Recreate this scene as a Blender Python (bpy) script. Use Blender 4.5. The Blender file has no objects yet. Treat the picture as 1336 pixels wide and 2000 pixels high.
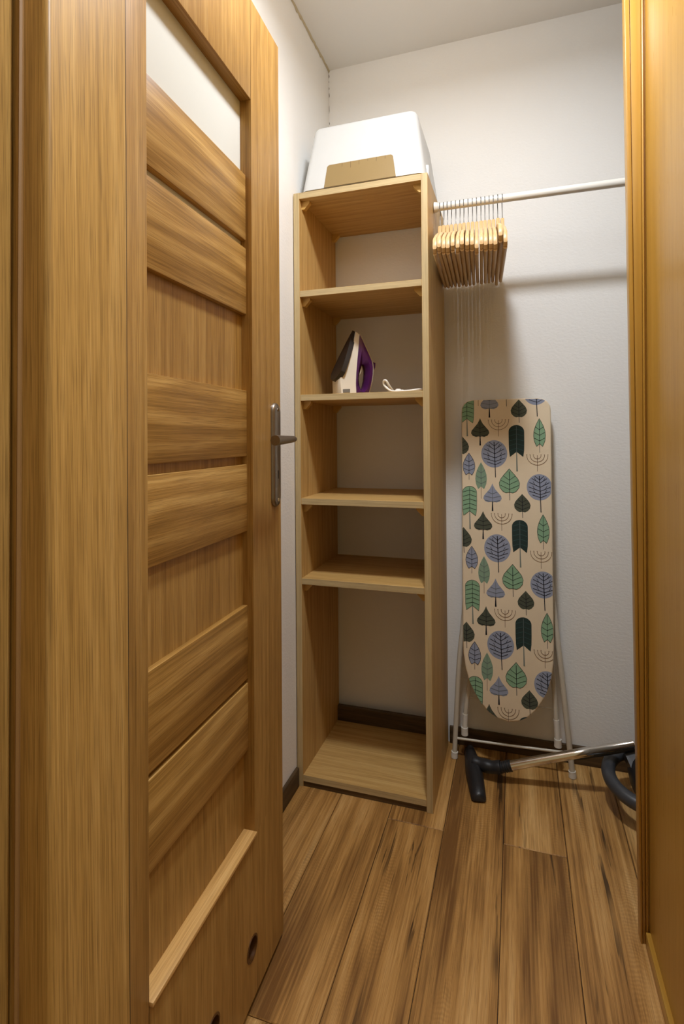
import bpy, bmesh, math, random
from mathutils import Vector, Matrix
random.seed(7)
PI = math.pi
S = bpy.context.scene
C = S.collection

# ------------------------------------------------------------------ camera
cam = bpy.data.cameras.new('camera')
cam.sensor_fit = 'HORIZONTAL'; cam.sensor_width = 36.0
cam.lens = 1045.97 / 1336.0 * 36.0
cam.shift_y = (841.73 - 1000.0) / 1336.0
cam.clip_start = 0.02
camo = bpy.data.objects.new('camera', cam); C.objects.link(camo)
camo.matrix_world = Matrix(((0.95028746, 0.01030431, 0.311203409, 0.68838677),
                            (0.31118699, 0.00320098, -0.950343312, -1.98315316),
                            (-0.01078878, 0.99994179, -0.000164715, 1.14),
                            (0, 0, 0, 1)))
S.camera = camo

# ------------------------------------------------------------------ light and exposure
w = bpy.data.worlds.new('hall_ambient'); S.world = w; w.use_nodes = True
w.node_tree.nodes['Background'].inputs[0].default_value = (1.0, 0.79, 0.44, 1)
w.node_tree.nodes['Background'].inputs[1].default_value = 0.31

def lamp(name, loc, power, col, rad):
    l = bpy.data.lights.new(name, 'POINT'); l.energy = power; l.color = col; l.shadow_soft_size = rad
    o = bpy.data.objects.new(name, l); o.location = loc; C.objects.link(o); return o
l = bpy.data.lights.new('ceiling_lamp', 'AREA'); l.shape = 'DISK'; l.size = 0.17; l.energy = 17.0; l.spread = math.radians(176); l.color = (0.94, 0.99, 1.06)
o = bpy.data.objects.new('ceiling_lamp', l); o.location = (0.592, -0.98, 2.46); C.objects.link(o)
lamp('ceiling_lamp_globe', (0.592, -0.98, 2.43), 3.9, (0.94, 0.99, 1.06), 0.08)
lamp('hall_lamp', (0.97, -1.635, 2.2), 34.0, (0.96, 1.0, 1.04), 0.03)
S.view_settings.view_transform = 'Standard'
S.view_settings.look = 'None'
S.view_settings.gamma = 1.0
S.view_settings.use_curve_mapping = False
S.view_settings.exposure = 0.0

# ------------------------------------------------------------------ materials
def lin(c):
    r = []
    for v in c:
        v /= 255.0
        r.append(v / 12.92 if v <= .04045 else ((v + .055) / 1.055) ** 2.4)
    return (*r, 1.0)

class NT:
    def __init__(s, name):
        s.m = bpy.data.materials.new(name); s.m.use_nodes = True
        s.t = s.m.node_tree; s.b = s.t.nodes['Principled BSDF']
    def n(s, typ, **kw):
        d = s.t.nodes.new(typ)
        for k, v in kw.items(): setattr(d, k, v)
        return d
    def link(s, a, b): s.t.links.new(a, b)
    def val(s, sock, v):
        if isinstance(v, (int, float)): sock.default_value = v
        else: s.link(v, sock)
    def math(s, op, a, b=None, c=None, clamp=False):
        d = s.n('ShaderNodeMath', operation=op, use_clamp=clamp)
        s.val(d.inputs[0], a)
        if b is not None: s.val(d.inputs[1], b)
        if c is not None: s.val(d.inputs[2], c)
        return d.outputs[0]
    def vec(s, x, y, z=0.0):
        d = s.n('ShaderNodeCombineXYZ')
        for i, v in enumerate((x, y, z)): s.val(d.inputs[i], v)
        return d.outputs[0]
    def noise(s, v, scale=1.0, detail=4.0, rough=.55, dist=0.0):
        d = s.n('ShaderNodeTexNoise'); s.link(v, d.inputs['Vector'])
        d.inputs['Scale'].default_value = scale; d.inputs['Detail'].default_value = detail
        d.inputs['Roughness'].default_value = rough; d.inputs['Distortion'].default_value = dist
        return d.outputs[0]
    def ramp(s, f, stops, interp='LINEAR'):
        d = s.n('ShaderNodeValToRGB'); s.link(f, d.inputs[0]); e = d.color_ramp.elements
        d.color_ramp.interpolation = interp
        while len(e) < len(stops): e.new(.5)
        for i, (p, c) in enumerate(stops): e[i].position = p; e[i].color = c
        return d.outputs[0]
    def mix(s, f, a, b, mode='MIX'):
        d = s.n('ShaderNodeMix', data_type='RGBA', blend_type=mode); s.val(d.inputs[0], f)
        for sock, v in ((d.inputs[6], a), (d.inputs[7], b)):
            if isinstance(v, tuple): sock.default_value = v
            else: s.link(v, sock)
        return d.outputs[2]
    def bump(s, h, strength, dist=.001):
        d = s.n('ShaderNodeBump'); d.inputs['Strength'].default_value = strength
        d.inputs['Distance'].default_value = dist; s.link(h, d.inputs['Height'])
        s.link(d.outputs[0], s.b.inputs['Normal'])

def plain(name, rgb, rough=.5, metal=0.0, spec=.5, bump=0, bscale=300.0):
    k = NT(name); k.b.inputs['Roughness'].default_value = rough; k.b.inputs['Metallic'].default_value = metal
    k.b.inputs['Specular IOR Level'].default_value = spec
    tc = k.n('ShaderNodeTexCoord').outputs['Object']
    nz = k.noise(tc, 14.0, 3)
    c = lin(rgb); d = tuple(x * .93 for x in c[:3]) + (1,)
    k.link(k.mix(nz, d, c), k.b.inputs['Base Color'])
    if bump: k.bump(k.noise(tc, bscale, 3), bump)
    return k.m

def wood(name, dark, mid, light, fine=900., streak=70., cathedral=.35, pore=.35, tone=.35, rough=.45,
         spec=.4, bump=.15, rustic=False, objvar=0.0, ripple=0.0, freq=34.):
    k = NT(name)
    sp = k.n('ShaderNodeSeparateXYZ'); k.link(k.n('ShaderNodeUVMap').outputs[0], sp.inputs[0])
    u, v = sp.outputs[0], sp.outputs[1]
    M = k.math
    big = k.noise(k.vec(M('MULTIPLY', u, 1.1), M('MULTIPLY', v, 9.0)), 1, 3)
    warp = k.noise(k.vec(M('MULTIPLY', u, 2.2), M('MULTIPLY', v, 7.0)), 1, 2, dist=.3)
    st = k.noise(k.vec(M('MULTIPLY', u, 2.6), M('MULTIPLY', v, streak)), 1, 5, .6)
    fn = k.noise(k.vec(M('MULTIPLY', u, 14.), M('MULTIPLY', v, fine)), 1, 2)
    ring = M('SINE', M('MULTIPLY', M('ADD', v, M('MULTIPLY', warp, .11)), 2 * PI * freq))
    ring = M('MULTIPLY_ADD', ring, .5, .5)
    ring = M('POWER', ring, 1.6)
    st2 = k.noise(k.vec(M('MULTIPLY', u, 1.3), M('MULTIPLY', v, streak * 3.4)), 1, 4, .6)
    f = M('MULTIPLY_ADD', M('SUBTRACT', st, .5), .8, .5)
    f = M('MULTIPLY_ADD', M('SUBTRACT', st2, .5), .95, f)
    f = M('MULTIPLY_ADD', M('SUBTRACT', big, .5), tone * 2.2, f)
    f = M('MULTIPLY_ADD', M('SUBTRACT', ring, .45), cathedral, f, clamp=True)
    if objvar:
        oi = k.n('ShaderNodeObjectInfo').outputs['Random']
        f = M('MULTIPLY_ADD', M('SUBTRACT', oi, .5), objvar, f, clamp=True)
    col = k.ramp(f, [(.12, lin(dark)), (.5, lin(mid)), (.9, lin(light))])
    pf = M('MULTIPLY', k.ramp(fn, [(.48, (0, 0, 0, 1)), (.68, (1, 1, 1, 1))]), pore)
    dk = tuple(x * .62 for x in lin(dark)[:3]) + (1,)
    col = k.mix(pf, col, dk)
    h = fn
    if rustic:
        cr = k.noise(k.vec(M('MULTIPLY', u, 3.2), M('MULTIPLY', v, 60.)), 1, 3, .5, .6)
        cm = k.noise(k.vec(M('MULTIPLY', u, 2.0), M('MULTIPLY', v, 6.)), 1, 2)
        crk = M('MULTIPLY', k.ramp(cr, [(.615, (0, 0, 0, 1)), (.66, (1, 1, 1, 1))]),
                k.ramp(cm, [(.46, (0, 0, 0, 1)), (.58, (1, 1, 1, 1))]))
        col = k.mix(M('MULTIPLY', crk, .85), col, lin((38, 24, 12)))
        vo = k.n('ShaderNodeTexVoronoi'); k.link(k.vec(M('MULTIPLY', u, 2.1), M('MULTIPLY', v, 6.3)), vo.inputs['Vector'])
        vo.inputs['Scale'].default_value = 1.0
        kn = k.ramp(vo.outputs['Distance'], [(.03, (1, 1, 1, 1)), (.13, (0, 0, 0, 1))])
        col = k.mix(M('MULTIPLY', kn, .7), col, lin((48, 30, 14)))
        rp = M('SINE', M('MULTIPLY', M('ADD', u, M('MULTIPLY', k.noise(k.vec(M('MULTIPLY', u, 9.), M('MULTIPLY', v, 22.)), 1, 3), .045)), 2 * PI * 105.))
        rm = k.ramp(k.noise(k.vec(M('MULTIPLY', u, 2.4), M('MULTIPLY', v, 14.)), 1, 2), [(.52, (0, 0, 0, 1)), (.66, (1, 1, 1, 1))])
        rr = M('MULTIPLY', M('MULTIPLY_ADD', rp, .5, .5), M('MULTIPLY', rm, ripple))
        col = k.mix(rr, col, lin(dark))
        h = M('SUBTRACT', fn, M('MULTIPLY', crk, 3.0))
    k.link(col, k.b.inputs['Base Color'])
    k.val(k.b.inputs['Roughness'], M('MULTIPLY_ADD', fn, .12, rough - .06))
    k.b.inputs['Specular IOR Level'].default_value = spec
    k.bump(h, bump, .0006)
    return k.m

M_DOOR = wood('golden_oak_veneer', (130, 93, 40), (168, 127, 64), (190, 152, 88), streak=95., cathedral=.12, pore=.55, tone=.26, rough=.42)
M_DOORH = wood('golden_oak_veneer_cross', (128, 91, 38), (168, 127, 64), (195, 156, 90), streak=70., cathedral=.34, pore=.55, tone=.28, rough=.42, freq=20.)
M_LEDGE = wood('oak_ledge', (172, 128, 68), (208, 164, 100), (224, 184, 122), streak=80., cathedral=.1, pore=.4, tone=.2, rough=.42)
M_JAMB = wood('oak_jamb_veneer', (134, 98, 46), (178, 138, 74), (204, 166, 102), streak=120., cathedral=.08, pore=.6, tone=.2, rough=.36, spec=.5)
M_SHELF = wood('pale_oak_laminate', (166, 128, 70), (196, 157, 94), (214, 180, 120), streak=60., cathedral=.14, pore=.3, tone=.2, rough=.5)
M_EDGE = wood('pale_oak_edge_band', (162, 140, 100), (190, 167, 122), (206, 186, 142), streak=120., cathedral=.05, pore=.35, tone=.15, rough=.55)
M_FLOOR = wood('rustic_oak_plank', (116, 78, 36), (180, 133, 72), (212, 168, 106), streak=40., cathedral=.16, pore=.45, tone=.8, rough=.42, rustic=True, objvar=.3, ripple=.26, bump=.35, freq=14.)
M_BASE = wood('dark_oak_baseboard', (52, 38, 22), (84, 64, 40), (108, 86, 58), streak=50., cathedral=.2, pore=.4, rough=.5)
M_PANEL = wood('honey_veneer', (166, 122, 46), (178, 134, 54), (190, 148, 68), fine=500., streak=40., cathedral=.02, pore=.06, tone=.22, rough=.3, spec=.6, bump=.05)
M_HANGER = wood('pale_beech', (190, 152, 100), (208, 173, 122), (222, 192, 146), streak=90., cathedral=.08, pore=.12, tone=.2, rough=.4)
M_BLOCK = plain('pine_block', (206, 165, 88), .55)
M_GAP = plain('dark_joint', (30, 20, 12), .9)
M_WHITE_METAL = plain('white_enamel', (232, 228, 218), .3)
M_LEG = plain('cream_enamel', (205, 196, 178), .35)
M_CAP = plain('white_plastic_cap', (222, 216, 205), .4)
M_BOX = plain('white_plastic', (202, 202, 199), .4)
M_FLAP = plain('tan_plastic', (142, 117, 70), .5)
M_STEEL = plain('brushed_steel', (150, 140, 128), .33, .9)
M_WIRE = plain('zinc_wire', (118, 115, 110), .45, .8)
M_CHROME = plain('chrome', (225, 221, 216), .16, 1.0)
M_BLACK = plain('black_plastic', (34, 34, 36), .42)
M_DARK = plain('charcoal_plastic', (62, 64, 68), .4)
M_GREY = plain('grey_plastic', (120, 116, 110), .4)
M_PURPLE = plain('purple_plastic', (76, 30, 80), .25)
M_IWHITE = plain('iron_white_plastic', (222, 212, 194), .35)
M_SOLE = plain('dark_soleplate', (48, 42, 38), .4, .3)
M_CORD = plain('white_cord', (240, 236, 226), .5)
M_CLOTH = plain('cream_cotton', (232, 214, 184), .9, spec=.15, bump=.15, bscale=900.)
M_FILLER = plain('yellowed_filler', (196, 182, 150), .9)
M_CRACK = plain('grey_crack', (120, 112, 98), .95)
M_SEAL = plain('brown_rubber_seal', (150, 112, 66), .5)

def wall_mat(name, rgb, scale=85., strength=.35):
    k = NT(name); tc = k.n('ShaderNodeTexCoord').outputs['Object']
    c = lin(rgb); k.link(k.mix(k.noise(tc, 1.3, 3), tuple(x * .965 for x in c[:3]) + (1,), c), k.b.inputs['Base Color'])
    k.b.inputs['Roughness'].default_value = .85; k.b.inputs['Specular IOR Level'].default_value = .25
    mp = k.n('ShaderNodeMapping'); k.link(tc, mp.inputs[0]); mp.inputs['Scale'].default_value = (1, 1, 1.6)
    k.bump(k.noise(mp.outputs[0], scale, 3, .5, .4), strength, .002)
    return k.m
M_WALL = wall_mat('white_wall_paint', (241, 239, 234))
M_CEIL = wall_mat('cream_ceiling_paint', (243, 240, 234), 60., .1)

k = NT('frosted_glass'); k.b.inputs['Base Color'].default_value = lin((218, 219, 212)); k.b.inputs['Roughness'].default_value = .28
k.b.inputs['Transmission Weight'].default_value = .12; k.b.inputs['IOR'].default_value = 1.45
k.link(k.ramp(k.noise(k.n('ShaderNodeTexCoord').outputs['Object'], 700., 2), [(.3, (.31, .31, .31, 1)), (.7, (.33, .33, .33, 1))]), k.b.inputs['Roughness'])
M_GLASS = k.m

# ------------------------------------------------------------------ mesh helpers
def grain_uv(bm, g, seed):
    r = random.Random(seed); ou, ov = r.uniform(-40, 40), r.uniform(-40, 40)
    uv = bm.loops.layers.uv.verify(); g = Vector(g).normalized()
    alt = Vector((0, 0, 1)) if abs(g.z) < .9 else Vector((1, 0, 0))
    for f in bm.faces:
        n = f.normal
        if abs(n.dot(g)) > .75:
            a = alt; b = n.cross(alt).normalized() if n.cross(alt).length > .1 else Vector((0, 1, 0)); su = .25
        else:
            a = (g - n * n.dot(g)).normalized(); b = n.cross(a); su = 1
        for l in f.loops:
            co = l.vert.co
            l[uv].uv = (co.dot(a) * su + ou, co.dot(b) + ov)
SEED = [0]
def obj(name, bm, mats, parent=None, grain=(0, 0, 1), smooth=35):
    bm.normal_update()
    SEED[0] += 1
    grain_uv(bm, grain, SEED[0])
    me = bpy.data.meshes.new(name); bm.to_mesh(me); bm.free()
    for m in (mats if isinstance(mats, (list, tuple)) else [mats]): me.materials.append(m)
    if smooth:
        me.shade_smooth(); me.set_sharp_from_angle(angle=math.radians(smooth))
    o = bpy.data.objects.new(name, me); C.objects.link(o)
    if parent: o.parent = parent
    return o
def tag(o, label=None, cat=None, group=None, kind=None):
    for k_, v_ in (('label', label), ('category', cat), ('group', group), ('kind', kind)):
        if v_: o[k_] = v_
    return o
def thing(name, loc, label, cat, group=None, kind=None, rot=(0, 0, 0)):
    o = bpy.data.objects.new(name, None); o.empty_display_size = .05; C.objects.link(o)
    o.location = loc; o.rotation_euler = rot
    return tag(o, label, cat, group, kind)
def hexa(p8, bm=None, bevel=0, seg=2):
    bm = bm or bmesh.new()
    vs = [bm.verts.new(p) for p in p8]
    fs = [bm.faces.new([vs[i] for i in q]) for q in ((3, 2, 1, 0), (4, 5, 6, 7), (0, 1, 5, 4), (1, 2, 6, 5), (2, 3, 7, 6), (3, 0, 4, 7))]
    if bevel:
        bmesh.ops.bevel(bm, geom=list({e for f in fs for e in f.edges}), offset=bevel, segments=seg, profile=.5, affect='EDGES')
    return bm
def box(a, b, bm=None, bevel=0, seg=2):
    (x0, y0, z0), (x1, y1, z1) = a, b
    return hexa([(x0, y0, z0), (x1, y0, z0), (x1, y1, z0), (x0, y1, z0), (x0, y0, z1), (x1, y0, z1), (x1, y1, z1), (x0, y1, z1)], bm, bevel, seg)
def prism(lo, hi, bm=None):
    """two matching loops of 3-D points joined into a closed solid"""
    bm = bm or bmesh.new()
    a = [bm.verts.new(p) for p in lo]; b = [bm.verts.new(p) for p in hi]; n = len(a)
    bm.faces.new(a[::-1]); bm.faces.new(b)
    for i in range(n): bm.faces.new((a[i], a[(i + 1) % n], b[(i + 1) % n], b[i]))
    bmesh.ops.recalc_face_normals(bm, faces=bm.faces)
    return bm
def loft(loops, bm=None, cap=True, closed=True):
    bm = bm or bmesh.new()
    R = [[bm.verts.new(p) for p in lp] for lp in loops]; n = len(R[0])
    for A, B in zip(R, R[1:]):
        for i in range(n if closed else n - 1): bm.faces.new((A[i], A[(i + 1) % n], B[(i + 1) % n], B[i]))
    if cap: bm.faces.new(R[0][::-1]); bm.faces.new(R[-1])
    bmesh.ops.recalc_face_normals(bm, faces=bm.faces)
    return bm
def tube(pts, r, seg=12, bm=None, closed=False):
    bm = bm or bmesh.new(); P = [Vector(p) for p in pts]; n = len(P)
    rr = r if isinstance(r, (list, tuple)) else [r] * n
    up = None; rings = []
    for i in range(n):
        if closed: t = (P[(i + 1) % n] - P[i - 1]).normalized()
        else: t = (P[min(i + 1, n - 1)] - P[max(i - 1, 0)]).normalized()
        if up is None:
            up = t.orthogonal().normalized()
        up = (up - t * up.dot(t)).normalized(); s = t.cross(up)
        rings.append([bm.verts.new(P[i] + (up * math.cos(2 * PI * j / seg) + s * math.sin(2 * PI * j / seg)) * rr[i]) for j in range(seg)])
    m = n if closed else n - 1
    for i in range(m):
        A, B = rings[i], rings[(i + 1) % n]
        sh = 0
        if closed and i == n - 1:
            sh = min(range(seg), key=lambda q: (A[0].co - B[q].co).length)
        for j in range(seg): bm.faces.new((A[j], A[(j + 1) % seg], B[(j + 1 + sh) % seg], B[(j + sh) % seg]))
    if not closed: bm.faces.new(rings[0][::-1]); bm.faces.new(rings[-1])
    bmesh.ops.recalc_face_normals(bm, faces=bm.faces)
    return bm
def smooth_path(pts, n=6):
    P = [Vector(p) for p in pts]; out = []
    for i in range(len(P) - 1):
        a, b, c, d = P[max(i - 1, 0)], P[i], P[i + 1], P[min(i + 2, len(P) - 1)]
        for k_ in range(n):
            t = k_ / n
            out.append(.5 * ((2 * b) + (c - a) * t + (2 * a - 5 * b + 4 * c - d) * t * t + (3 * b - a - 3 * c + d) * t ** 3))
    out.append(P[-1]); return out
def join(bm, other):
    me = bpy.data.meshes.new('tmp'); other.to_mesh(me); other.free(); bm.from_mesh(me); bpy.data.meshes.remove(me); return bm

# ------------------------------------------------------------------ the room shell
H = 2.5518
def struct(name, bm, mat, label, cat, grain=(0, 0, 1), parent=None):
    return tag(obj(name, bm, mat, parent, grain), label, cat, None, 'structure')
floor = struct('floor', box((-.3, -2.9, -.06), (1.75, .12, -.004)), M_GAP, 'rustic brown oak plank floor running towards the back wall', 'floor', (0, 1, 0))
PW, PX = .1627, .1518
for i in range(-3, 10):
    xa = PX + (i - 1) * PW
    ends = [-2.9, -1.0475, .0] if i % 2 else [-2.9, -1.74, -.4485, .0]
    if i == 0: ends = [-2.9, -1.62, -.21, .0]
    for a, b in zip(ends, ends[1:]):
        if xa > 1.7 or xa + PW < -.28: continue
        bm = box((xa + .0007, a + .0007, -.02), (xa + PW - .0007, b - .0007, 0))
        es = [e for e in bm.edges if all(abs(v.co.z) < 1e-6 for v in e.verts)]
        bmesh.ops.bevel(bm, geom=es, offset=.0016, segments=1, affect='EDGES')
        obj('plank', bm, M_FLOOR, floor, (0, 1, 0))
struct('ceiling', box((-.1, -2.9, H), (1.75, .12, H + .08)), M_CEIL, 'cream painted ceiling above the closet', 'ceiling')
wl = struct('wall_left', box((-.1, -1.6, -.02), (0, .12, H)), M_WALL, 'white painted wall behind the open oak door', 'wall')
wb = struct('wall_back', box((0, 0, -.02), (1.75, .12, H)), M_WALL, 'white textured wall at the back of the closet', 'wall')
struct('wall_right', box((1.65, -1.6, -.02), (1.75, 0, H)), M_WALL, 'white wall hidden behind the honey coloured panel', 'wall')
bm = box((-.3, -1.60, -.02), (.215, -1.497, H)); box((1.02, -1.60, -.02), (1.75, -1.497, H), bm); box((.215, -1.60, 2.11), (1.02, -1.497, H), bm)
struct('wall_front', bm, M_WALL, 'white wall around the doorway in front of the camera', 'wall')
bm = box((0, -1.49, 0), (.0113, -.394, .0608), None, .002)
struct('baseboard_left', bm, M_BASE, 'dark oak baseboard along the left wall', 'baseboard', (0, 1, 0))
bm = box((.4425, -.012, 0), (1.645, 0, .0608), None, .002)
struct('baseboard_back', bm, M_BASE, 'dark oak baseboard along the back wall', 'baseboard', (1, 0, 0))
# ragged filler in the corner where left wall meets ceiling, and cracks down the corner
rr = random.Random(3); bm = bmesh.new(); lo = []; hi = []
n = 46
for i in range(n + 1):
    y = -.75 + .75 * i / n
    d = .0035 + .005 * max(0, rr.gauss(.5, .5)) * (1 if y > -.33 else .5)
    lo.append((.0006, y, H - d)); hi.append((.0045 + .002 * rr.random(), y, H - .0004))
A = [bm.verts.new(p) for p in lo]; B = [bm.verts.new(p) for p in hi]; T = [bm.verts.new((.0006, p[1], H - .0004)) for p in lo]
for i in range(n):
    bm.faces.new((A[i], A[i + 1], B[i + 1], B[i])); bm.faces.new((B[i], B[i + 1], T[i + 1], T[i])); bm.faces.new((T[i], T[i + 1], A[i + 1], A[i]))
obj('filler_strip', bm, M_FILLER, wl)
for zc, hh, ww in ((2.530, .008, .0028), (2.482, .005, .002), (2.455, .010, .0024), (2.40, .016, .0012), (2.345, .005, .002), (2.508, .004, .0014)):
    bm = prism([(.0004, -.0012, zc - hh), (.0004 + ww, -.0012, zc - hh * .3), (.0004 + ww * .5, -.0012, zc + hh), (.0002, -.0012, zc + hh * .5)],
               [(.0004, -.0002, zc - hh), (.0004 + ww, -.0002, zc - hh * .3), (.0004 + ww * .5, -.0002, zc + hh), (.0002, -.0002, zc + hh * .5)])
    obj('crack', bm, M_CRACK, wb)

# ------------------------------------------------------------------ door frame on the left (jamb with rebate)
trim = thing('trim_1', (.25, -1.55, 0), 'oak door jamb with dark rebate at the left edge', 'door frame', kind='structure')
def at_parent(o, p):
    o.location = [-c for c in p.location]; return o
def jamb(pts, zt=2.1, z0=0, sx=0, sy=.0085):
    lo = [(x, y, z0) for x, y in pts]; hi = [(x + s_ * zt, y + sy * zt, zt) for (x, y), s_ in zip(pts, sx if isinstance(sx, list) else [sx] * len(pts))]
    return prism(lo, hi)
rc = [(.275 - .006 + .006 * math.cos(a), -1.6055 + .006 + .006 * math.sin(a)) for a in [-PI / 2 + PI / 2 * i / 5 for i in range(6)]]
pts = [(.215, -1.4983), (.215, -1.6055), (.2274, -1.6055)] + rc + [(.275, -1.5003), (.273, -1.4983)]
o = obj('stop', jamb(pts, sx=[0, 0, .011] + [0] * 8), M_JAMB, trim); at_parent(o, trim)
pts = [(.205, -1.6075), (.205, -1.74), (.2181, -1.74), (.2201, -1.738), (.2201, -1.6075)]
o = obj('lining', jamb(pts, sx=[0, .0095, .0095, .0095, .0095]), M_JAMB, trim); at_parent(o, trim)
bm = jamb([(.2276, -1.6050), (.2272, -1.6085), (.2292, -1.6095), (.2306, -1.6075), (.2302, -1.6050)], sx=.011)
o = obj('seal_or_gap_shade', bm, M_SEAL, trim); at_parent(o, trim)
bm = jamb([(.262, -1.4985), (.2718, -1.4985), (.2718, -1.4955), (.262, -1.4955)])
o = obj('seal_or_gap_shade', bm, M_GAP, trim); at_parent(o, trim)  # dark strip added as the shade in the gap between jamb and leaf
bm = box((.225, -1.6055, 2.075), (1.01, -1.498, 2.11))
o = obj('head', bm, M_JAMB, trim, (1, 0, 0)); at_parent(o, trim)
bm = box((.985, -1.6055, 0), (1.02, -1.498, 2.075))
o = obj('jamb', bm, M_JAMB, trim); at_parent(o, trim)

# ------------------------------------------------------------------ the open oak door leaf
# local frame: x runs from the free edge towards the hinges, y is the face normal, z is up
door = thing('door_1', (.1739, -.8772, 0), 'oak door with frosted pane standing open along the left wall', 'door', kind='structure', rot=(0, -.0121, math.atan2(-.9994, .0349)))
DW, DB, DT = .605, .012, 2.026
def dpart(name, a, b, mat, grain=(0, 0, 1), bevel=.0012, parent=None):
    return obj(name, box(a, b, None, bevel), mat, parent or door, grain)
SL, SR = .145, .484
lp = [(0, DB), (.085, DB), (.085, .3305), (SL, .3305), (SL, DT), (0, DT)]
bm = prism([(x, 0, z) for x, z in lp], [(x, -.04, z) for x, z in lp])
obj('stile', bm, M_DOOR, door)
dpart('stile', (SR, -.04, DB), (DW, 0, DT), M_DOOR)
dpart('top_rail', (SL, -.04, 1.817), (SR, 0, DT), M_DOOR)
# bottom rail with real vent holes
bm = bmesh.new()
z0, z1, zc, rad = DB, .3305, .1165, .0215
hx = [.1565 + .001, .2815]; hx = [.158, .2815, .405]
xs = [SL - .012] + [(hx[0] + hx[1]) / 2, (hx[1] + hx[2]) / 2] + [SR]
def plate_hole(bm, x0, x1, cx):
    N = 32; y0, y1 = 0.0, -.04
    ring = [(cx + rad * math.cos(2 * PI * i / N), zc + rad * math.sin(2 * PI * i / N)) for i in range(N)]
    def outer(i):
        a = 2 * PI * i / N; c, s_ = math.cos(a), math.sin(a)
        ts = []
        if c > 1e-6: ts.append((x1 - cx) / c)
        if c < -1e-6: ts.append((x0 - cx) / c)
        if s_ > 1e-6: ts.append((z1 - zc) / s_)
        if s_ < -1e-6: ts.append((z0 - zc) / s_)
        t = min(ts); return (cx + c * t, zc + s_ * t)
    # add the square's corners by snapping the nearest ray
    out = [outer(i) for i in range(N)]
    for cxx, czz in ((x0, z0), (x0, z1), (x1, z0), (x1, z1)):
        ang = math.atan2(czz - zc, cxx - cx) % (2 * PI); out[int(round(ang / (2 * PI) * N)) % N] = (cxx, czz)
    for y, flip in ((y0, 0), (y1, 1)):
        I = [bm.verts.new((x, y, z)) for x, z in ring]; O = [bm.verts.new((x, y, z)) for x, z in out]
        for i in range(N):
            j = (i + 1) % N; q = (I[i], I[j], O[j], O[i]); bm.faces.new(q if flip else q[::-1])
        if flip == 0: I0 = I
        else:
            for i in range(N):
                j = (i + 1) % N; bm.faces.new((I0[i], I0[j], I[j], I[i]))
xs = [.085, .235, .385, SR]
hx = [.1590, .3120, .448]
for i in range(3): plate_hole(bm, xs[i], xs[i + 1], hx[i])
bmesh.ops.recalc_face_normals(bm, faces=bm.faces)
obj('bottom_rail', bm, M_DOOR, door)
def ringmesh(cx, cz, r0, r1, y0, y1, N=32):
    b = bmesh.new()
    L = []
    for (r, y) in ((r0, -.035), (r0, y1), (r1, y1), (r1, y0)):
        L.append([(cx + r * math.cos(2 * PI * i / N), y, cz + r * math.sin(2 * PI * i / N)) for i in range(N)])
    return loft(L, b, cap=False)
for h_ in hx:
    obj('vent_sleeve', ringmesh(h_, zc, rad - .0018, rad + .0018, .0, .0012), plain('vent_brown', (86, 52, 18), .4) if h_ == hx[0] else bpy.data.materials['vent_brown'], door)
dpart('ledge', (SL, -.026, .3305), (SR, .0055, .3372), M_LEDGE, (1, 0, 0), .0008)
# recessed panels with upright grain
dpart('panel', (SL - .004, -.036, .325), (SR + .004, -.0235, 1.385), M_DOOR, bevel=0)
# slats
for zb, zt in ((1.529, 1.664), (1.377, 1.5135), (1.0888, 1.2226), (.9376, 1.0725), (.640, .788), (.497, .6317)):
    dpart('slat', (SL - .002, -.034, zb), (SR + .002, -.013, zt), M_DOORH, (1, 0, 0), .0016)
dpart('glass_pane', (SL - .004, -.031, 1.37), (SR + .004, -.0245, 1.83), M_GLASS, bevel=0)
# handle
hp = None
bm = bmesh.new()
px_, pz0, pz1, pw = .0345, .9735, 1.2035, .0205
def stad(wd, z0_, z1_, y):
    o_ = []
    for i in range(13): a = PI * i / 12; o_.append((px_ + wd * math.cos(a), y, z1_ - wd + wd * math.sin(a)))
    for i in range(13): a = PI + PI * i / 12; o_.append((px_ + wd * math.cos(a), y, z0_ + wd + wd * math.sin(a)))
    return o_
loft([stad(pw, pz0, pz1, 0), stad(pw, pz0, pz1, .004), stad(pw * .86, pz0 + .003, pz1 - .003, .0075), stad(pw * .5, pz0 + .008, pz1 - .008, .009)], bm)
plate = obj('handle_plate', bm, M_STEEL, door, smooth=50)
zl = 1.122
pth = smooth_path([(px_, .006, zl), (px_ - .001, .03, zl), (px_ + .002, .046, zl + .001), (px_ + .02, .052, zl + .001), (px_ + .06, .052, zl), (px_ + .112, .05, zl - .001)], 5)
rad_ = []
for p in pth:
    if p.x < px_ + .012 and p.y < .04: rad_.append(.0075)
    else: rad_.append(.0062 + .0045 * min(1, max(0, (p.x - px_) / .11)))
lever = obj('lever', tube(pth, rad_, 16), M_STEEL, plate, smooth=50)
obj('keyhole', prism([(px_ - .0016, .0086, 1.036), (px_ + .0016, .0086, 1.036), (px_ + .0022, .0086, 1.052), (px_, .0086, 1.055), (px_ - .0022, .0086, 1.052)],
                     [(px_ - .0016, .0093, 1.036), (px_ + .0016, .0093, 1.036), (px_ + .0022, .0093, 1.052), (px_, .0093, 1.055), (px_ - .0022, .0093, 1.052)]), M_GAP, plate)
for zz in (1.188, .989):
    obj('screw', tube([(px_, .0085, zz), (px_, .0096, zz)], .0038, 12), M_CHROME, plate)

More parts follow.
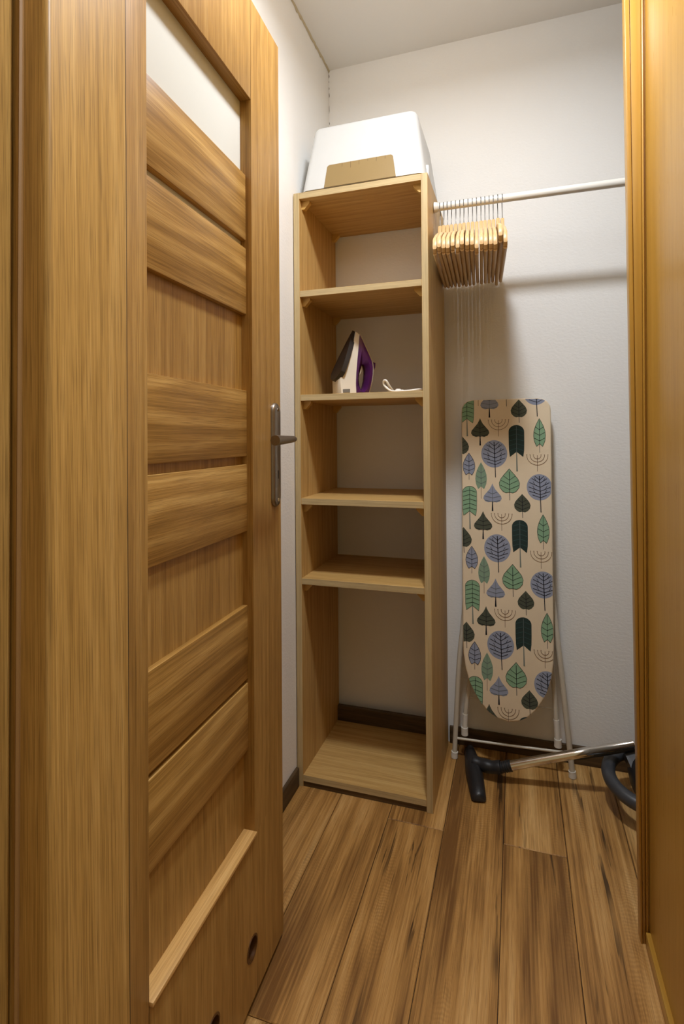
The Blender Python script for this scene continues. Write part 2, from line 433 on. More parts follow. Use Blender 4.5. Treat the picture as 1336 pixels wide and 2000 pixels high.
# ------------------------------------------------------------------ honey coloured sliding panel on the right
slid = thing('door_2', (.957, -.66, 0), 'glossy honey veneer sliding panel with grooved edge profile on the right', 'sliding door', kind='structure')
def strip(xb0, xt0, xb1, xt1, y0, y1, zt=H, bev=0.0015):
    f = zt / 2.085
    X = lambda b, t: b + (t - b) * f
    return hexa([(xb0, y0, 0), (xb1, y0, 0), (xb1, y1, 0), (xb0, y1, 0), (X(xb0, xt0), y0, zt), (X(xb1, xt1), y0, zt), (X(xb1, xt1), y1, zt), (X(xb0, xt0), y1, zt)], None, bev)
def addslid(name, bm, grain=(0, 0, 1)):
    o_ = obj(name, bm, M_PANEL, slid, grain); at_parent(o_, slid); return o_
addslid('edge_profile', strip(.9361, .9235, .9404, .9334, -.657, -.628))
addslid('edge_profile', strip(.9409, .9338, .9463, .9564, -.655, -.628))
addslid('bead', strip(.9468, .9568, .9507, .9602, -.6605, -.628, bev=.002))
addslid('bead', strip(.9512, .9606, .9535, .9645, -.656, -.628, bev=.0005))
addslid('panel', strip(.9537, .9647, .985, .985, -1.49, -.645, bev=0))
addslid('bottom_rail', box((.9445, -1.48, .0), (.962, -.662, .034), None, .002), (0, 1, 0))

# ------------------------------------------------------------------ shelving unit
SW, SD, SH, ST = .4364, .3647, 1.9136, .0201
unit = thing('shelving_unit', (.0035, -.3919, 0), 'tall narrow pale oak shelving unit in the back left corner', 'shelf', rot=(-.0094, 0, 0))
def board(name, a, b, grain, parent=unit):
    o_ = obj(name, box(a, b, None, .0006, 1), [M_SHELF, M_EDGE], parent, grain)
    for f in o_.data.polygons:
        if f.normal.y < -.9 : f.material_index = 1
    return o_
board('side_panel', (0, 0, 0), (ST, SD, SH), (0, 0, 1))
board('side_panel', (SW - ST, 0, 0), (SW, SD, SH), (0, 0, 1))
tops = [SH, 1.5951, 1.2591, .925, .668, .0378]
for i, zt in enumerate(tops):
    nm = 'top_board' if i == 0 else 'bottom_board' if i == 5 else 'shelf'
    board(nm, (ST, 0.0003, zt - ST), (SW - ST, SD, zt), (1, 0, 0))
obj('plinth', box((ST, .004, 0), (SW - ST, .02, .0377 - ST)), M_BASE, unit, (1, 0, 0))
obj('rear_rail', box((ST, SD - .018, .038), (SW - ST, SD - .001, .0935)), M_BASE, unit, (1, 0, 0))
for zt in tops[:5]:
    for sx in (0, 1):
        for yy in (.022, SD - .04):
            z = zt - ST; X = (lambda d: ST + d) if sx == 0 else (lambda d: SW - ST - d)
            prof = [(0, 0), (.027, 0), (.027, -.007), (.009, -.026), (0, -.026)]
            obj('corner_block', prism([(X(a), yy, z + b) for a, b in prof], [(X(a), yy + .017, z + b) for a, b in prof]), M_BLOCK, unit, smooth=0)

# ------------------------------------------------------------------ white box with tan flap on top
lb = thing('litter_box', (.2385, -.372, SH + .0035), 'white tapered plastic box with tan flap, on top of the shelving unit', 'box', rot=(-.0094, 0, 0))
def rrect(x0, x1, y0, y1, z, r, n=6):
    o_ = []
    for cx, cy, a0 in ((x1 - r, y1 - r, 0), (x0 + r, y1 - r, PI / 2), (x0 + r, y0 + r, PI), (x1 - r, y0 + r, 1.5 * PI)):
        for i in range(n + 1):
            a = a0 + PI / 2 * i / n; o_.append((cx + r * math.cos(a), cy + r * math.sin(a), z))
    return o_
L = []
hb = .216
def lvl(t): return (-.2095 + .035 * t, .194 - .0295 * t, .0 + .028 * t, .33 - .03 * t)
for t in (0, .25, .5, .75, .92):
    x0, x1, y0, y1 = lvl(t); L.append(rrect(x0, x1, y0, y1, t * hb, .024))
for dr, z in ((.001, .95), (.004, .98), (.008, .994), (.014, 1.0)):
    x0, x1, y0, y1 = lvl(z); L.append(rrect(x0 + dr, x1 - dr, y0 + dr, y1 - dr, z * hb, .024 - dr * .5))
obj('hood', loft(L), M_BOX, lb, smooth=50)
# flap sits in the front face, following its slope
def fpt(x, z, d): return (x, .028 * z / hb - d, z)
fl = [(-.129, .0005), (.1045, .0005), (.0945, .068), (.092, .0725), (.087, .075), (-.112, .075), (-.117, .0735), (-.1205, .069)]
flap = obj('flap', prism([fpt(x, z, -.004) for x, z in fl], [fpt(x, z, .0022) for x, z in fl]), M_FLAP, lb)
for i in range(6):
    x = -.07 + .028 * i; ln = (.012, .02, .014, .008, .013, .01)[i]
    obj('groove', prism([fpt(x - .0007, .0745 - ln, .0021), fpt(x + .0007, .0745 - ln, .0021), fpt(x + .0007, .0745, .0021), fpt(x - .0007, .0745, .0021)],
                        [fpt(x - .0007, .0745 - ln, .0027), fpt(x + .0007, .0745 - ln, .0027), fpt(x + .0007, .0745, .0027), fpt(x - .0007, .0745, .0027)]), plain('tan_groove', (120, 94, 56), .6) if i == 0 else bpy.data.materials['tan_groove'], flap)
obj('side_latch', box((.180, .06, .008), (.1965, .10, .052), None, .004), M_BOX, lb)

# ------------------------------------------------------------------ clothes rod and sixteen hangers
RZ, RY = 1.855, -.251
rod = thing('clothes_rod', (.4419, RY, RZ), 'white round clothes rail running right from the shelving unit', 'rail')
obj('rail_tube', tube([(.002, 0, 0), (.6, 0, -.0025), (1.207, 0, -.004)], .0120, 20), M_WHITE_METAL, rod)
obj('end_socket', tube([(.0, 0, 0), (.003, 0, 0), (.012, 0, 0), (.013, 0, 0)], [.017, .017, .015, .0125], 20), M_CAP, rod)
ORD = 'first second third fourth fifth sixth seventh eighth ninth tenth eleventh twelfth thirteenth fourteenth fifteenth sixteenth'.split()
HD = [(0.4590, 0.4723, 0.4488, 1.646, 1.659), (0.4700, 0.4855, 0.4605, 1.648, 1.654), (0.4824, 0.4969, 0.4714, 1.644, 1.657), (0.4954, 0.5084, 0.4837, 1.643, 1.658), (0.5098, 0.5211, 0.4966, 1.646, 1.654), (0.5227, 0.5349, 0.5095, 1.639, 1.657), (0.5341, 0.5476, 0.5222, 1.647, 1.653), (0.5483, 0.5613, 0.5341, 1.645, 1.657), (0.561, 0.5749, 0.5478, 1.646, 1.658), (0.5737, 0.5871, 0.5605, 1.633, 1.663), (0.5863, 0.6007, 0.5746, 1.642, 1.657), (0.5988, 0.6117, 0.5871, 1.639, 1.659), (0.6127, 0.6239, 0.5981, 1.641, 1.66), (0.6251, 0.6359, 0.6105, 1.638, 1.661), (0.6375, 0.6505, 0.6243, 1.657, 1.645), (0.6506, 0.6635, 0.6383, 1.642, 1.659)]
def make_hanger():
    t = thing('clothes_hanger', (0, 0, 0), 'x', 'hanger')
    L_ = []
    hw = .0054
    N = 56
    for i in range(N + 1):
        s_ = -.216 + .432 * i / N; a = abs(s_)
        q_ = min(1, max(0, (a - .009) / .016)); top = -.060 - .030 * q_ * q_ * (3 - 2 * q_) - .076 * max(0, (a - .02) / .196) ** 1.3
        bot = -.108 - .104 * (a / .216) ** 1.25
        if a > .20:
            e = math.sqrt(max(.05, 1 - ((a - .20) / .0165) ** 2)); mid = (top + bot) / 2; top = mid + (top - mid) * e; bot = mid + (bot - mid) * e
        c = .0022
        L_.append([(-hw + c, s_, bot), (hw - c, s_, bot), (hw, s_, bot + c), (hw, s_, top - c), (hw - c, s_, top), (-hw + c, s_, top), (-hw, s_, top - c), (-hw, s_, bot + c)])
    obj('arms', loft(L_), M_HANGER, t, (0, 1, 0))
    obj('trouser_bar', tube([(0, -.205, -.2045), (0, .205, -.2045)], .0056, 10), M_HANGER, t, (0, 1, 0))
    pts = [(0, 0, -.064), (0, 0, -.048), (0, .004, -.036), (0, .012, -.022), (0, .0165, -.006)]
    for i in range(1, 12):
        a = math.radians(-10 + 200 * i / 11); pts.append((0, .0150 * math.cos(a), .0150 * math.sin(a) - .0003))
    pts.append((0, -.0150, -.010))
    obj('hook', tube(pts, .0013, 7), M_WIRE, t)
    return t
def dup(root):
    r = root.copy(); C.objects.link(r)
    for ch in root.children:
        c = ch.copy(); C.objects.link(c); c.parent = r
    return r
h0 = make_hanger(); kids = list(h0.children)
for i, (xn, xt, xf, zn, zf) in enumerate(HD):
    h = h0 if i == 0 else dup(h0)
    xn2 = .5 * xn + .25 * (xt + xf)
    h.location = (xn2, RY, RZ - .0008 * (xn - .44) - .0022)
    h.rotation_euler = (math.atan2(zf - zn, .43) + (0 if i != 14 else -.0), 0, -math.atan2(xf - xt, .43))
    h['label'] = ('%s pale wooden clothes hanger on the white rail, counting from the shelving unit' % ORD[i])
    h['group'] = 'wooden hangers on the white rail'

# ------------------------------------------------------------------ steam iron
iron = thing('iron', (.158, -.262, 1.2593 + .0004), 'purple and white steam iron standing upright on the second shelf', 'iron', rot=(0, 0, math.radians(37)))
def ip(cx, cy): return ((cx - 315) * 2.67e-4 / .95, (925 - cy) * 2.62e-4)
def hw(z, base): return base * max(.02, 1 - (max(0, z) / .226)) ** .55
# white body: skirt behind the soleplate plus heel
prof = [ip(x, y) for x, y in ((128, 925), (326, 925), (326, 800), (340, 650), (362, 490), (388, 320), (414, 150), (372, 112), (300, 330), (215, 560), (120, 745))]
n_ = len(prof); lay = []
for f in (-1, -.8, 0, .8, 1):
    sc = .93 if abs(f) == 1 else 1
    cx = sum(p[0] for p in prof) / n_; cz = sum(p[1] for p in prof) / n_
    lay.append([(cx + (x - cx) * sc, f * hw(z * .92, .045), (cz + (z - cz) * sc) if z > .004 else z) for x, z in prof])
body = obj('body', loft(lay), M_IWHITE, iron, smooth=60)
P0, P1 = Vector((*ip(108, 748), 0)).xzy if False else None, None
a0 = ip(105, 752); a1 = ip(362, 98)
dvx, dvz = a1[0] - a0[0], a1[1] - a0[1]; ln = math.hypot(dvx, dvz); dvx /= ln; dvz /= ln
nx, nz = -dvz, dvx
ol = []
for i in range(25):
    t = i / 24
    wv = .054 * (min(1, (t / .16)) ** .5) * max(0, 1 - max(0, (t - .12) / .88) ** 1.7)
    ol.append((t, wv))
loop = [(t, -wv) for t, wv in ol] + [(t, wv) for t, wv in ol[::-1][1:-1]]
def sp(t, wv, d): return (a0[0] + dvx * ln * t + nx * d, wv, a0[1] + dvz * ln * t + nz * d)
obj('soleplate', prism([sp(t, wv, -.010) for t, wv in loop], [sp(t, wv, .006) for t, wv in loop]), M_SOLE, iron, smooth=40)
# purple shell with handle opening
outer = [(408, 158), (385, 330), (360, 500), (338, 650), (326, 790), (325, 922), (410, 922), (505, 922), (540, 800), (566, 660), (570, 560), (552, 480), (500, 360), (455, 250), (425, 175)]
inner = [(452, 522), (436, 545), (424, 590), (410, 650), (402, 720), (405, 800), (420, 845), (437, 878), (462, 830), (482, 745), (492, 660), (492, 600), (482, 550), (470, 528), (460, 520)]
def res(poly, n, start):
    P = [Vector((x, y, 0)) for x, y in poly]; m = len(P)
    seglen = [(P[(i + 1) % m] - P[i]).length for i in range(m)]; tot = sum(seglen); out = []
    for j in range(n):
        d = tot * j / n; i = 0
        while d > seglen[i]: d -= seglen[i]; i += 1
        out.append(P[i].lerp(P[(i + 1) % m], d / seglen[i]))
    return out
cI = Vector((447, 690, 0)); NN = 40
def byangle(poly):
    P = res(poly, 400, 0); out = []
    for j in range(NN):
        a = 2 * PI * j / NN
        out.append(min(P, key=lambda q: abs((math.atan2(q.y - cI.y, q.x - cI.x) - a + PI) % (2 * PI) - PI)))
    return out
O_, I_ = byangle(outer), byangle(inner)
O_[min(range(NN), key=lambda j: O_[j].y)] = Vector((410, 160, 0))
lay = []
def pp(v, y): x, z = ip(v.x, v.y); return (x, y, z)
mid = [o_.lerp(i_, .5) for o_, i_ in zip(O_, I_)]
for LL, y in ((I_, -.012), (mid, -.027), (O_, -.022), (O_, .022), (mid, .027), (I_, .012)):
    lay.append([pp(v, y) for v in LL])
bm = loft(lay + [lay[0]], cap=False); bmesh.ops.remove_doubles(bm, verts=bm.verts, dist=1e-6)
obj('handle_shell', bm, M_PURPLE, iron, smooth=60)
sp_ = [(415, 140), (445, 190), (500, 312), (555, 430), (582, 520), (588, 600), (575, 710), (548, 820), (515, 922)]
bm = tube([(*[ip(x, y)[0]], 0, ip(x, y)[1]) for x, y in sp_], .0052, 8)
for v in bm.verts: v.co.y *= 2.6
obj('spine', bm, M_IWHITE, iron, smooth=60)
b_ = [ip(x, y) for x, y in ((580, 490), (622, 505), (618, 560), (600, 605), (585, 580))]
obj('dial', prism([(x, -.009, z) for x, z in b_], [(x, .009, z) for x, z in b_]), M_PURPLE, iron)
obj('trigger', tube([(ip(x, y)[0], 0, ip(x, y)[1]) for x, y in ((448, 555), (440, 610), (424, 650), (406, 690))], .003, 8), M_IWHITE, iron)
b_ = [ip(x, y) for x, y in ((160, 862), (245, 858), (245, 900), (160, 905))]
obj('badge', prism([(x, -.0462, z) for x, z in b_], [(x, -.0425, z) for x, z in b_]), M_GREY, iron)

# ------------------------------------------------------------------ white cord on the same shelf
cord = thing('power_cord', (.345, -.30, 1.2593), 'white power cord with a curled end lying beside the iron', 'cord')
r_ = .0035
pts = smooth_path([(.03, .13, .006), (.0, .1, .006), (-.035, .05, .006), (-.045, .01, .02), (-.0545, -.005, .040), (-.064, .0, .041), (-.065, .004, .030), (-.052, -.004, .016), (-.035, -.012, .0065), (-.008, -.015, .0045), (.025, -.012, .006), (.05, -.008, .009), (.058, -.0, .008), (.05, .02, .005), (.01, .05, .005)], 5)
obj('cable', tube(pts, r_, 10), M_CORD, cord)
obj('plug', loft([rrect(-.035, -.013, .02, .04, .0015, .005), rrect(-.034, -.012, .021, .041, .011, .006), rrect(-.03, -.017, .025, .037, .016, .005)]), M_CORD, cord, smooth=50)
obj('plug_grip', tube([(-.013, .031, .007), (.004, .033, .006)], [.007, .004], 10), M_CORD, cord)

# ------------------------------------------------------------------ ironing board leaning on the back wall
ib = thing('ironing_board', (.649, -.09, 0), 'cream ironing board with tree and leaf print leaning against the back wall', 'ironing board')
A0 = Vector((.649, -.065, 1.235)); DV = Vector((0, -.06589421, -.99782661)); NF = Vector((0, -.99782661, .06589421))
def bp(s_, v, d=0.0): return A0 + Vector((s_, 0, 0)) + DV * v + NF * d - ib.location
half = [(.0, -.0095), (.06, -.0095), (.108, -.0085), (.125, -.005), (.137, .004), (.1445, .018), (.1465, .035), (.1465, .2), (.1462, .4), (.1458, .6), (.1455, .8), (.1435, .858), (.1375, .905), (.124, .952), (.107, .985), (.086, 1.018), (.062, 1.042), (.034, 1.058), (0, 1.0645)]
OUT = [(-s_, v) for s_, v in half] + [(s_, v) for s_, v in half[::-1][1:-1]]   # left side down, right side up
def inset(d):
    n = len(OUT); o_ = []
    for i in range(n):
        p, q = Vector(OUT[i - 1]), Vector(OUT[(i + 1) % n]); t = (q - p).normalized(); nrm = Vector((t.y, -t.x))
        c = Vector((0, .5)) - Vector(OUT[i]); c.x -= 0
        if nrm.dot(Vector((0 - OUT[i][0], min(max(OUT[i][1], .1), .9) - OUT[i][1]))) < 0: nrm = -nrm
        o_.append(tuple(Vector(OUT[i]) + nrm * d))
    return o_
L = []
for d, z in ((.004, -.024), (0, -.021), (0, -.005), (.0012, -.0018), (.003, -.0004), (.006, 0)):
    L.append([bp(s_, v, z) for s_, v in inset(d)])
cover = obj('cover', loft(L), M_CLOTH, ib, smooth=50)

CLIP = inset(.0022)
def area(P): return sum(P[i][0] * P[(i + 1) % len(P)][1] - P[(i + 1) % len(P)][0] * P[i][1] for i in range(len(P)))
if area(CLIP) < 0: CLIP = CLIP[::-1]
def clip(poly):
    out = list(poly)
    for i in range(len(CLIP)):
        a, b = CLIP[i], CLIP[(i + 1) % len(CLIP)]
        if not out: return out
        src, out = out, []
        side = lambda p: (b[0] - a[0]) * (p[1] - a[1]) - (b[1] - a[1]) * (p[0] - a[0])
        for j in range(len(src)):
            p, q = src[j], src[(j + 1) % len(src)]; sp1, sq = side(p), side(q)
            if sp1 >= 0: out.append(p)
            if (sp1 >= 0) != (sq >= 0):
                t = sp1 / (sp1 - sq); out.append((p[0] + (q[0] - p[0]) * t, p[1] + (q[1] - p[1]) * t))
    return out
PC = {'green': (138, 174, 140), 'sage': (134, 160, 136), 'blue': (150, 157, 176), 'dark': (48, 62, 58), 'olive': (84, 88, 74), 'ink': (36, 36, 42), 'brown': (118, 88, 66), 'teal': (62, 92, 90), 'grey': (104, 112, 112), 'stemg': (120, 128, 120)}
PM = {k_: plain('print_' + k_, v_, .9, spec=.15) for k_, v_ in PC.items()}
PN = list(PM)
pbm = bmesh.new()
def fill(poly, col, lay):
    # triangle fan from a centre on the mid line keeps notched leaves simple: cut into horizontal slices
    P = clip(poly)
    if len(P) < 3: return
    vs = [pbm.verts.new(bp(x, y, .0003 + .00025 * lay)) for x, y in P]
    try:
        f = pbm.faces.new(vs)
    except ValueError: return
    f.material_index = PN.index(col); f.normal_update()
    if f.normal.dot(NF) < 0: f.normal_flip()
def line(pts, col, wd, lay=2):
    for (x0, y0), (x1, y1) in zip(pts, pts[1:]):
        l = math.hypot(x1 - x0, y1 - y0)
        if l < 1e-6: continue
        nx_, ny_ = -(y1 - y0) / l * wd / 2, (x1 - x0) / l * wd / 2
        fill([(x0 + nx_, y0 + ny_), (x1 + nx_, y1 + ny_), (x1 - nx_, y1 - ny_), (x0 - nx_, y0 - ny_)], col, lay)
def sym(x, y, prof_):   # prof_: list of (v, half width) top to bottom, closed shape
    return [(x - w_, y + v) for v, w_ in prof_] + [(x + w_, y + v) for v, w_ in prof_[::-1]]
def leaf_fill(x, y, prof_, notch, col, lay):
    # two convex-ish halves so that a notched base stays clean
    v1, w1 = prof_[-1]
    for sg in (-1, 1):
        fill([(x, y)] + [(x + sg * w_, y + v) for v, w_ in prof_] + [(x, y + notch)], col, lay)
def outline(x, y, prof_, notch, col, wd):
    for sg in (-1, 1): line([(x, y)] + [(x + sg * w_, y + v) for v, w_ in prof_] + [(x, y + notch)], col, wd)
def m_round(x, y, h_, w_):
    R_ = w_ / 2; RY_ = R_ * 1.09; cy = y + RY_
    fill([(x + R_ * math.cos(2 * PI * i / 36), cy + RY_ * math.sin(2 * PI * i / 36)) for i in range(36)], 'blue', 0)
    bx = x + .004
    line([(x, y + .006), (x + .0015, cy), (bx, y + h_)], 'ink', .0026)
    for i, (v, l_, up) in enumerate(((.020, .014, .012), (.032, .024, .016), (.046, .032, .016), (.060, .035, .014), (.072, .033, .011), (.083, .022, .009))):
        s_ = w_ / .085
        for sg in (-1, 1):
            p0 = (x + .001 + .0006 * i, y + v * s_); p1 = (x + sg * l_ * s_, y + (v - up) * s_)
            line([p0, p1], 'ink', .0017)
            fill([(p1[0] + .0013 * math.cos(q), p1[1] + .0013 * math.sin(q)) for q in [2 * PI * t / 8 for t in range(8)]], 'ink', 2)
            if 0 < i < 5:
                pm = (p0[0] + (p1[0] - p0[0]) * .5, p0[1] + (p1[1] - p0[1]) * .5)
                line([pm, (pm[0] + sg * .006, pm[1] - .011)], 'ink', .0014)
def m_men(x, y, h_, w_):
    for r, off in ((w_ / 2, 0), (w_ * .34, 0), (w_ * .18, 0)):
        line([(x + r * math.cos(a), y + .003 + off + r * math.sin(a) * .98) for a in [PI * i / 14 for i in range(15)]], 'brown', .0013)
        for sg in (-1, 1):
            line([(x + sg * r - .0015, y + .0015), (x + sg * r + .0015, y + .0015)], 'brown', .0016)
    line([(x, y + .003), (x, y + h_)], 'brown', .0013)
def veins(x, y, prof_, vs, rise, col, wd):
    for v in vs:
        ww = 0
        for (va, wa), (vb, wb_) in zip(prof_, prof_[1:]):
            if va <= v <= vb: ww = wa + (wb_ - wa) * (v - va) / (vb - va + 1e-9)
        for sg in (-1, 1): line([(x, y + v + rise), (x + sg * ww * .5, y + v + rise * .45), (x + sg * ww * .93, y + v)], col, wd)
def m_long(x, y, h_, w_, col, vein, stemc):
    R_ = w_ / 2; bl = h_ * .69
    pr = [(R_ * (1 - math.cos(a)) * .9, R_ * math.sin(a)) for a in [PI / 2 * i / 8 for i in range(1, 9)]] + [(bl * .55, R_ * 1.0), (bl * .8, R_ * .97), (bl, R_ * .85)]
    leaf_fill(x, y, pr, bl * .84, col, 0)
    if col != 'dark': outline(x, y, pr, bl * .84, 'ink', .0010)
    veins(x, y, pr, [bl * q for q in (.2, .35, .5, .65, .8)], bl * -.07, vein, .0013)
    line([(x, y + .004), (x, y + bl * .84)], 'grey' if col == 'dark' else 'ink', .0014)
    fill([(x - .0012, y + bl * .82), (x + .0012, y + bl * .82), (x + .0036, y + h_), (x - .0012, y + h_)], stemc, 1)
def m_point(x, y, h_, w_, col, bl_, out, stem='ink'):
    R_ = w_ / 2; bl = h_ * bl_
    pr = [(bl * .12, R_ * .32), (bl * .28, R_ * .68), (bl * .45, R_ * .93), (bl * .62, R_), (bl * .8, R_ * .9), (bl * .92, R_ * .68), (bl, R_ * .5)]
    leaf_fill(x, y, pr, bl * .9, col, 0)
    if out: outline(x, y, pr, bl * .9, 'ink', .0012)
    veins(x, y, pr, [bl * q for q in (.3, .5, .7)], bl * .1, 'ink' if out else 'grey', .0013)
    line([(x, y + .006), (x, y + bl * .9)], 'ink' if out else 'grey', .0013)
    line([(x, y + bl * .88), (x, y + h_)], stem, .0013)
def m_heart(x, y, h_, w_, col, out):
    R_ = w_ / 2; bl = h_ * .77
    pr = [(bl * .1, R_ * .2), (bl * .25, R_ * .52), (bl * .42, R_ * .84), (bl * .6, R_), (bl * .78, R_ * .93), (bl * .92, R_ * .66), (bl * .995, R_ * .34)]
    leaf_fill(x, y, pr, bl * .965, col, 0)
    if out: outline(x, y, pr, bl * .965, 'ink', .0012)
    veins(x, y, pr, [bl * q for q in (.3, .48, .68)], bl * .17, 'ink', .0012)
    line([(x, y + .01), (x + .0006, y + bl), (x + .001, y + h_)], 'ink', .0017)
def m_spade(x, y, h_, w_, col, vein):
    R_ = w_ / 2; bl = h_ * .69
    pr = [(bl * .12, R_ * .1), (bl * .3, R_ * .3), (bl * .5, R_ * .66), (bl * .66, R_ * .94), (bl * .8, R_), (bl * .93, R_ * .82), (bl, R_ * .45)]
    leaf_fill(x, y, pr, bl * .94, col, 0)
    veins(x, y, pr, [bl * q for q in (.45, .66, .88)], bl * .1, vein, .0013)
    line([(x, y + .012), (x, y + bl)], vein, .0012)
    fill([(x - .0013, y + bl * .93), (x + .0013, y + bl * .93), (x + .0027, y + h_), (x - .0027, y + h_)], 'ink', 1)
PV = (.0079, .3195)
for kx in range(-2, 4):
    ox, oy = PV[0] * kx - .0005, PV[1] * kx
    q = lambda x, y: (x + ox, y + oy)
    m_round(*q(-.0366, .1322), .1274, .0860)
    m_long(*q(.0365, .081), .1573, .0504, 'dark', 'teal', 'stemg')
    m_point(*q(.1101, .0603), .1142, .0376, 'green', .82, True)
    m_men(*q(.1022, .1806), .0568, .0665)
    m_point(*q(-.121, .1766), .0924, .0405, 'blue', .82, True)
    m_point(*q(-.0806, .2082), .1246, .0384, 'sage', .74, False, 'brown')
    m_heart(*q(.0122, .2293), .107, .0664, 'green', True)
    m_round(*q(.1078, .2465), .1264, .0800)
    m_long(*q(-.1194, .2911), .1467, .0480, 'green', 'ink', 'stemg')
    m_spade(*q(-.0433, .2801), .0937, .0605, 'blue', 'grey')
    m_heart(*q(.053, .3135), .0798, .0526, 'olive', False)
    m_spade(*q(-.0749, .3749), .0951, .061, 'olive', 'ink')
    m_men(*q(-.0137, .3804), .0587, .0672)
    m_heart(*q(-.140, .4325), .0879, .0545, 'olive', False)
obj('tree_print', pbm, [PM[n_] for n_ in PN], cover, smooth=0)

def loc(*p): return tuple(Vector(p) - ib.location)
def leg(name, pts, r, mat, seg=14):
    return obj(name, tube(smooth_path([loc(*p) for p in pts], 5), r, seg), mat, ib)
l1 = leg('leg', [(.517, -.052, .72), (.5045, -.066, .5), (.4862, -.082, .32), (.4692, -.0935, .014)], .0085, M_LEG)
l2 = leg('leg', [(.781, -.052, .72), (.7985, -.066, .53), (.8155, -.082, .362), (.8475, -.090, .016)], .0088, M_LEG)
l3 = leg('leg', [(.545, -.06, .6), (.527, -.066, .32), (.5185, -.072, .2446), (.506, -.078, .15), (.5030, -.080, .081)], .0078, M_LEG)
l4 = leg('leg', [(.772, -.06, .6), (.7885, -.066, .36), (.7944, -.072, .2915), (.801, -.078, .175), (.805, -.080, .091)], .0078, M_LEG)
for pts in ([(.5058, -.078, .150), (.5031, -.080, .088)], [(.8012, -.078, .176), (.8050, -.080, .098)]):
    leg('sleeve', pts, .0092, M_CAP)
for (x, y, z, ax) in ((.5031, -.080, .082, 0), (.8052, -.080, .092, 0)):
    leg('foot', [(x, y, z + .022), (x, y, z), (x, y, z - .004)], [.0118] * 5 + [.0122] * 5 + [.009], M_CAP)
for (x, y) in ((.4688, -.0945), (.8479, -.0905)):
    leg('foot', [(x + .001 * (1 if x < .6 else -1), y, .022), (x, y, .010), (x, y, .0005)], [.0115] * 5 + [.0120] * 5 + [.0095], M_CAP)
leg('crossbar', [(.512, -.071, .206), (.65, -.071, .206), (.797, -.071, .206)], .0026, M_CAP)
leg('crossbar', [(.4725, -.093, .068), (.65, -.093, .073), (.8405, -.0905, .079)], .0042, M_LEG)

# ------------------------------------------------------------------ vacuum wand with floor nozzle
wand = thing('vacuum_wand', (.545, -.18, 0), 'chrome vacuum tube with black floor nozzle lying before the ironing board', 'vacuum tube')
def wl_(*p): return tuple(Vector(p) - wand.location)
P0_, P1_ = Vector((.516, -.045, 0)), Vector((.566, -.305, 0)); ax = (P1_ - P0_).normalized(); sd = Vector((-ax.y, ax.x, 0))
L = []
for t, wd, hh, rs in ((0, .010, .020, .010), (.02, .017, .028, .010), (.15, .021, .034, .010), (.35, .025, .044, .010), (.5, .027, .050, .010), (.65, .026, .044, .010), (.85, .024, .036, .010), (.97, .022, .030, .010), (1.0, .016, .022, .010)):
    c = P0_.lerp(P1_, t)
    L.append([wl_(*(c + sd * a + Vector((0, 0, b)))) for a, b in ((-wd, .006), (wd, .006), (wd, hh * .45), (wd * .55, hh * .92), (wd * .1, hh), (-wd * .5, hh * .92), (-wd, hh * .5))])
obj('nozzle', loft(L), M_BLACK, wand, smooth=50)
bm = bmesh.new()
for off in (-.016, .016):
    a_, b_ = P0_.lerp(P1_, .04) + sd * off, P0_.lerp(P1_, .97) + sd * off
    hexa([wl_(*(a_ - sd * .004 + Vector((0, 0, .0005)))), wl_(*(a_ + sd * .004 + Vector((0, 0, .0005)))), wl_(*(b_ + sd * .004 + Vector((0, 0, .0005)))), wl_(*(b_ - sd * .004 + Vector((0, 0, .0005)))),
          wl_(*(a_ - sd * .004 + Vector((0, 0, .01)))), wl_(*(a_ + sd * .004 + Vector((0, 0, .01)))), wl_(*(b_ + sd * .004 + Vector((0, 0, .01)))), wl_(*(b_ - sd * .004 + Vector((0, 0, .01))))], bm)
obj('brush_strip', bm, M_GAP, wand)
TA, TB = Vector((.652, -.183, .0575)), Vector((1.036, -.172, .1943)); td = (TB - TA).normalized()
pts = smooth_path([(.538, -.165, .038), (.565, -.172, .040), (.595, -.18, .042), TA - td * .028], 5)
obj('neck', tube([wl_(*p) for p in pts], [.020 + .001 * math.sin(i) for i in range(len(pts))], 16), M_BLACK, wand, smooth=60)
bm = bmesh.new(); pts = []; rs = []
for i in range(25):
    pts.append(wl_(*(TA - td * (.036 - .0018 * i)))); rs.append(.0178 if (i // 2) % 2 else .0160)
obj('collar', tube(pts, rs, 18, bm), M_BLACK, wand)
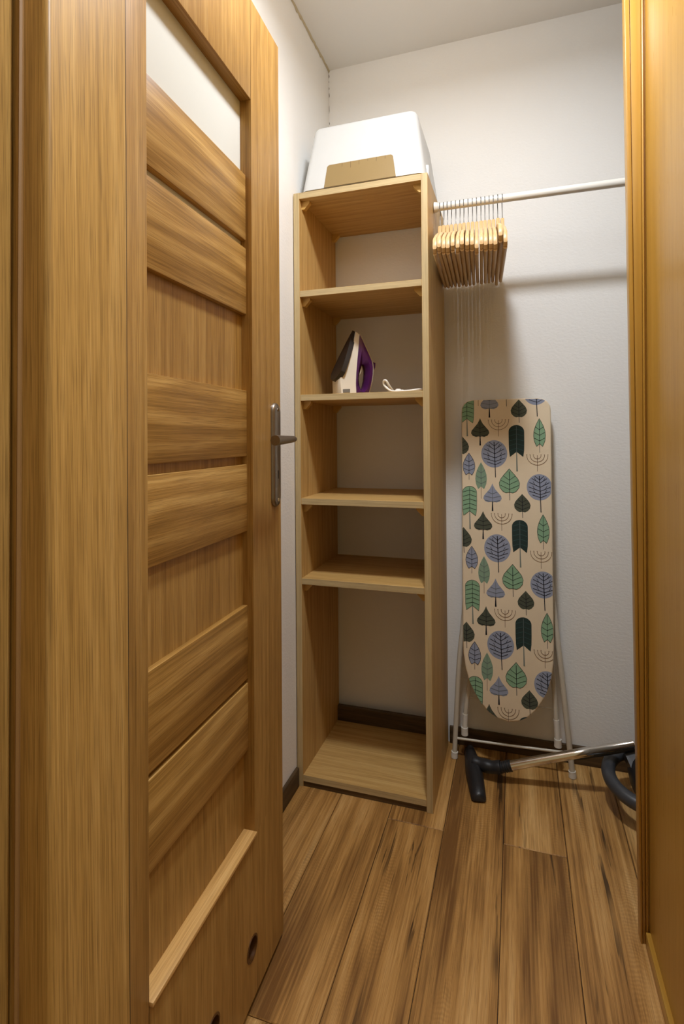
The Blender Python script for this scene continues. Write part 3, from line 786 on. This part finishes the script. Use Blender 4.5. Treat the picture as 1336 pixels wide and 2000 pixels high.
obj('tube', tube([wl_(*(TA + td * s_)) for s_ in (0, .2, .26, .262, TB.x - TA.x)], [.0148, .0138, .0134, .0116, .0106], 24), M_CHROME, wand, smooth=60)
nd = Vector((-td.z, 0, td.x))
obj('lower_pipe', tube([wl_(*(TA + td * s_ - nd * .0165 + Vector((0, .004, 0)))) for s_ in (.20, .22, .38)], [.003, .0062, .0066], 12), M_BLACK, wand)

# ------------------------------------------------------------------ canister vacuum cleaner half hidden behind the panel
vac = thing('vacuum_cleaner', (1.14, -.20, 0), 'charcoal canister vacuum with loop handle, half hidden behind the honey panel', 'vacuum cleaner')
L = []
for t in range(13):
    a = PI * t / 12; z = .100 - .083 * math.cos(a) * (1 if t < 6 else .95); r = math.sin(a) ** .55 if 0 < t < 12 else .12
    L.append([(.02 + .165 * r * math.copysign(abs(math.cos(b)) ** .75, math.cos(b)), .005 + .125 * r * math.copysign(abs(math.sin(b)) ** .75, math.sin(b)), z) for b in [2 * PI * i / 32 for i in range(32)]])
obj('body', loft(L), M_BLACK, vac, smooth=60)
ring = []
for i in range(40):
    a = 2 * PI * i / 40
    ring.append((-.093 + .108 * math.cos(a), -.002 + .112 * math.sin(a), .100 + .016 * math.sin(a)))
bm = tube(ring, .0195, 14, closed=True)
obj('loop_handle', bm, M_DARK, vac, smooth=60)
obj('trim_strip', tube(smooth_path([(-.138, .045, .145), (-.128, .01, .118), (-.118, -.03, .098)], 5), .0025, 8), M_CHROME, vac)
bm = loft([[(-.152, .06, .128), (-.152, .035, .152), (-.11, .03, .165), (-.11, .06, .165)], [(-.125, -.02, .06), (-.12, -.05, .085), (-.08, -.05, .1), (-.08, -.02, .06)]])
obj('handle_root', bm, M_BLACK, vac)
obj('wheel', tube([(-.03, -.13, .045), (-.03, -.105, .045)], .045, 24), M_BLACK, vac)
obj('wheel', tube([(-.03, .105, .045), (-.03, .13, .045)], .045, 24), M_BLACK, vac)
obj('coupling', tube(smooth_path([(-.128, .04, .150), (-.145, .045, .158), (-.160, .048, .158)], 4), .0085, 12), M_BLACK, vac)
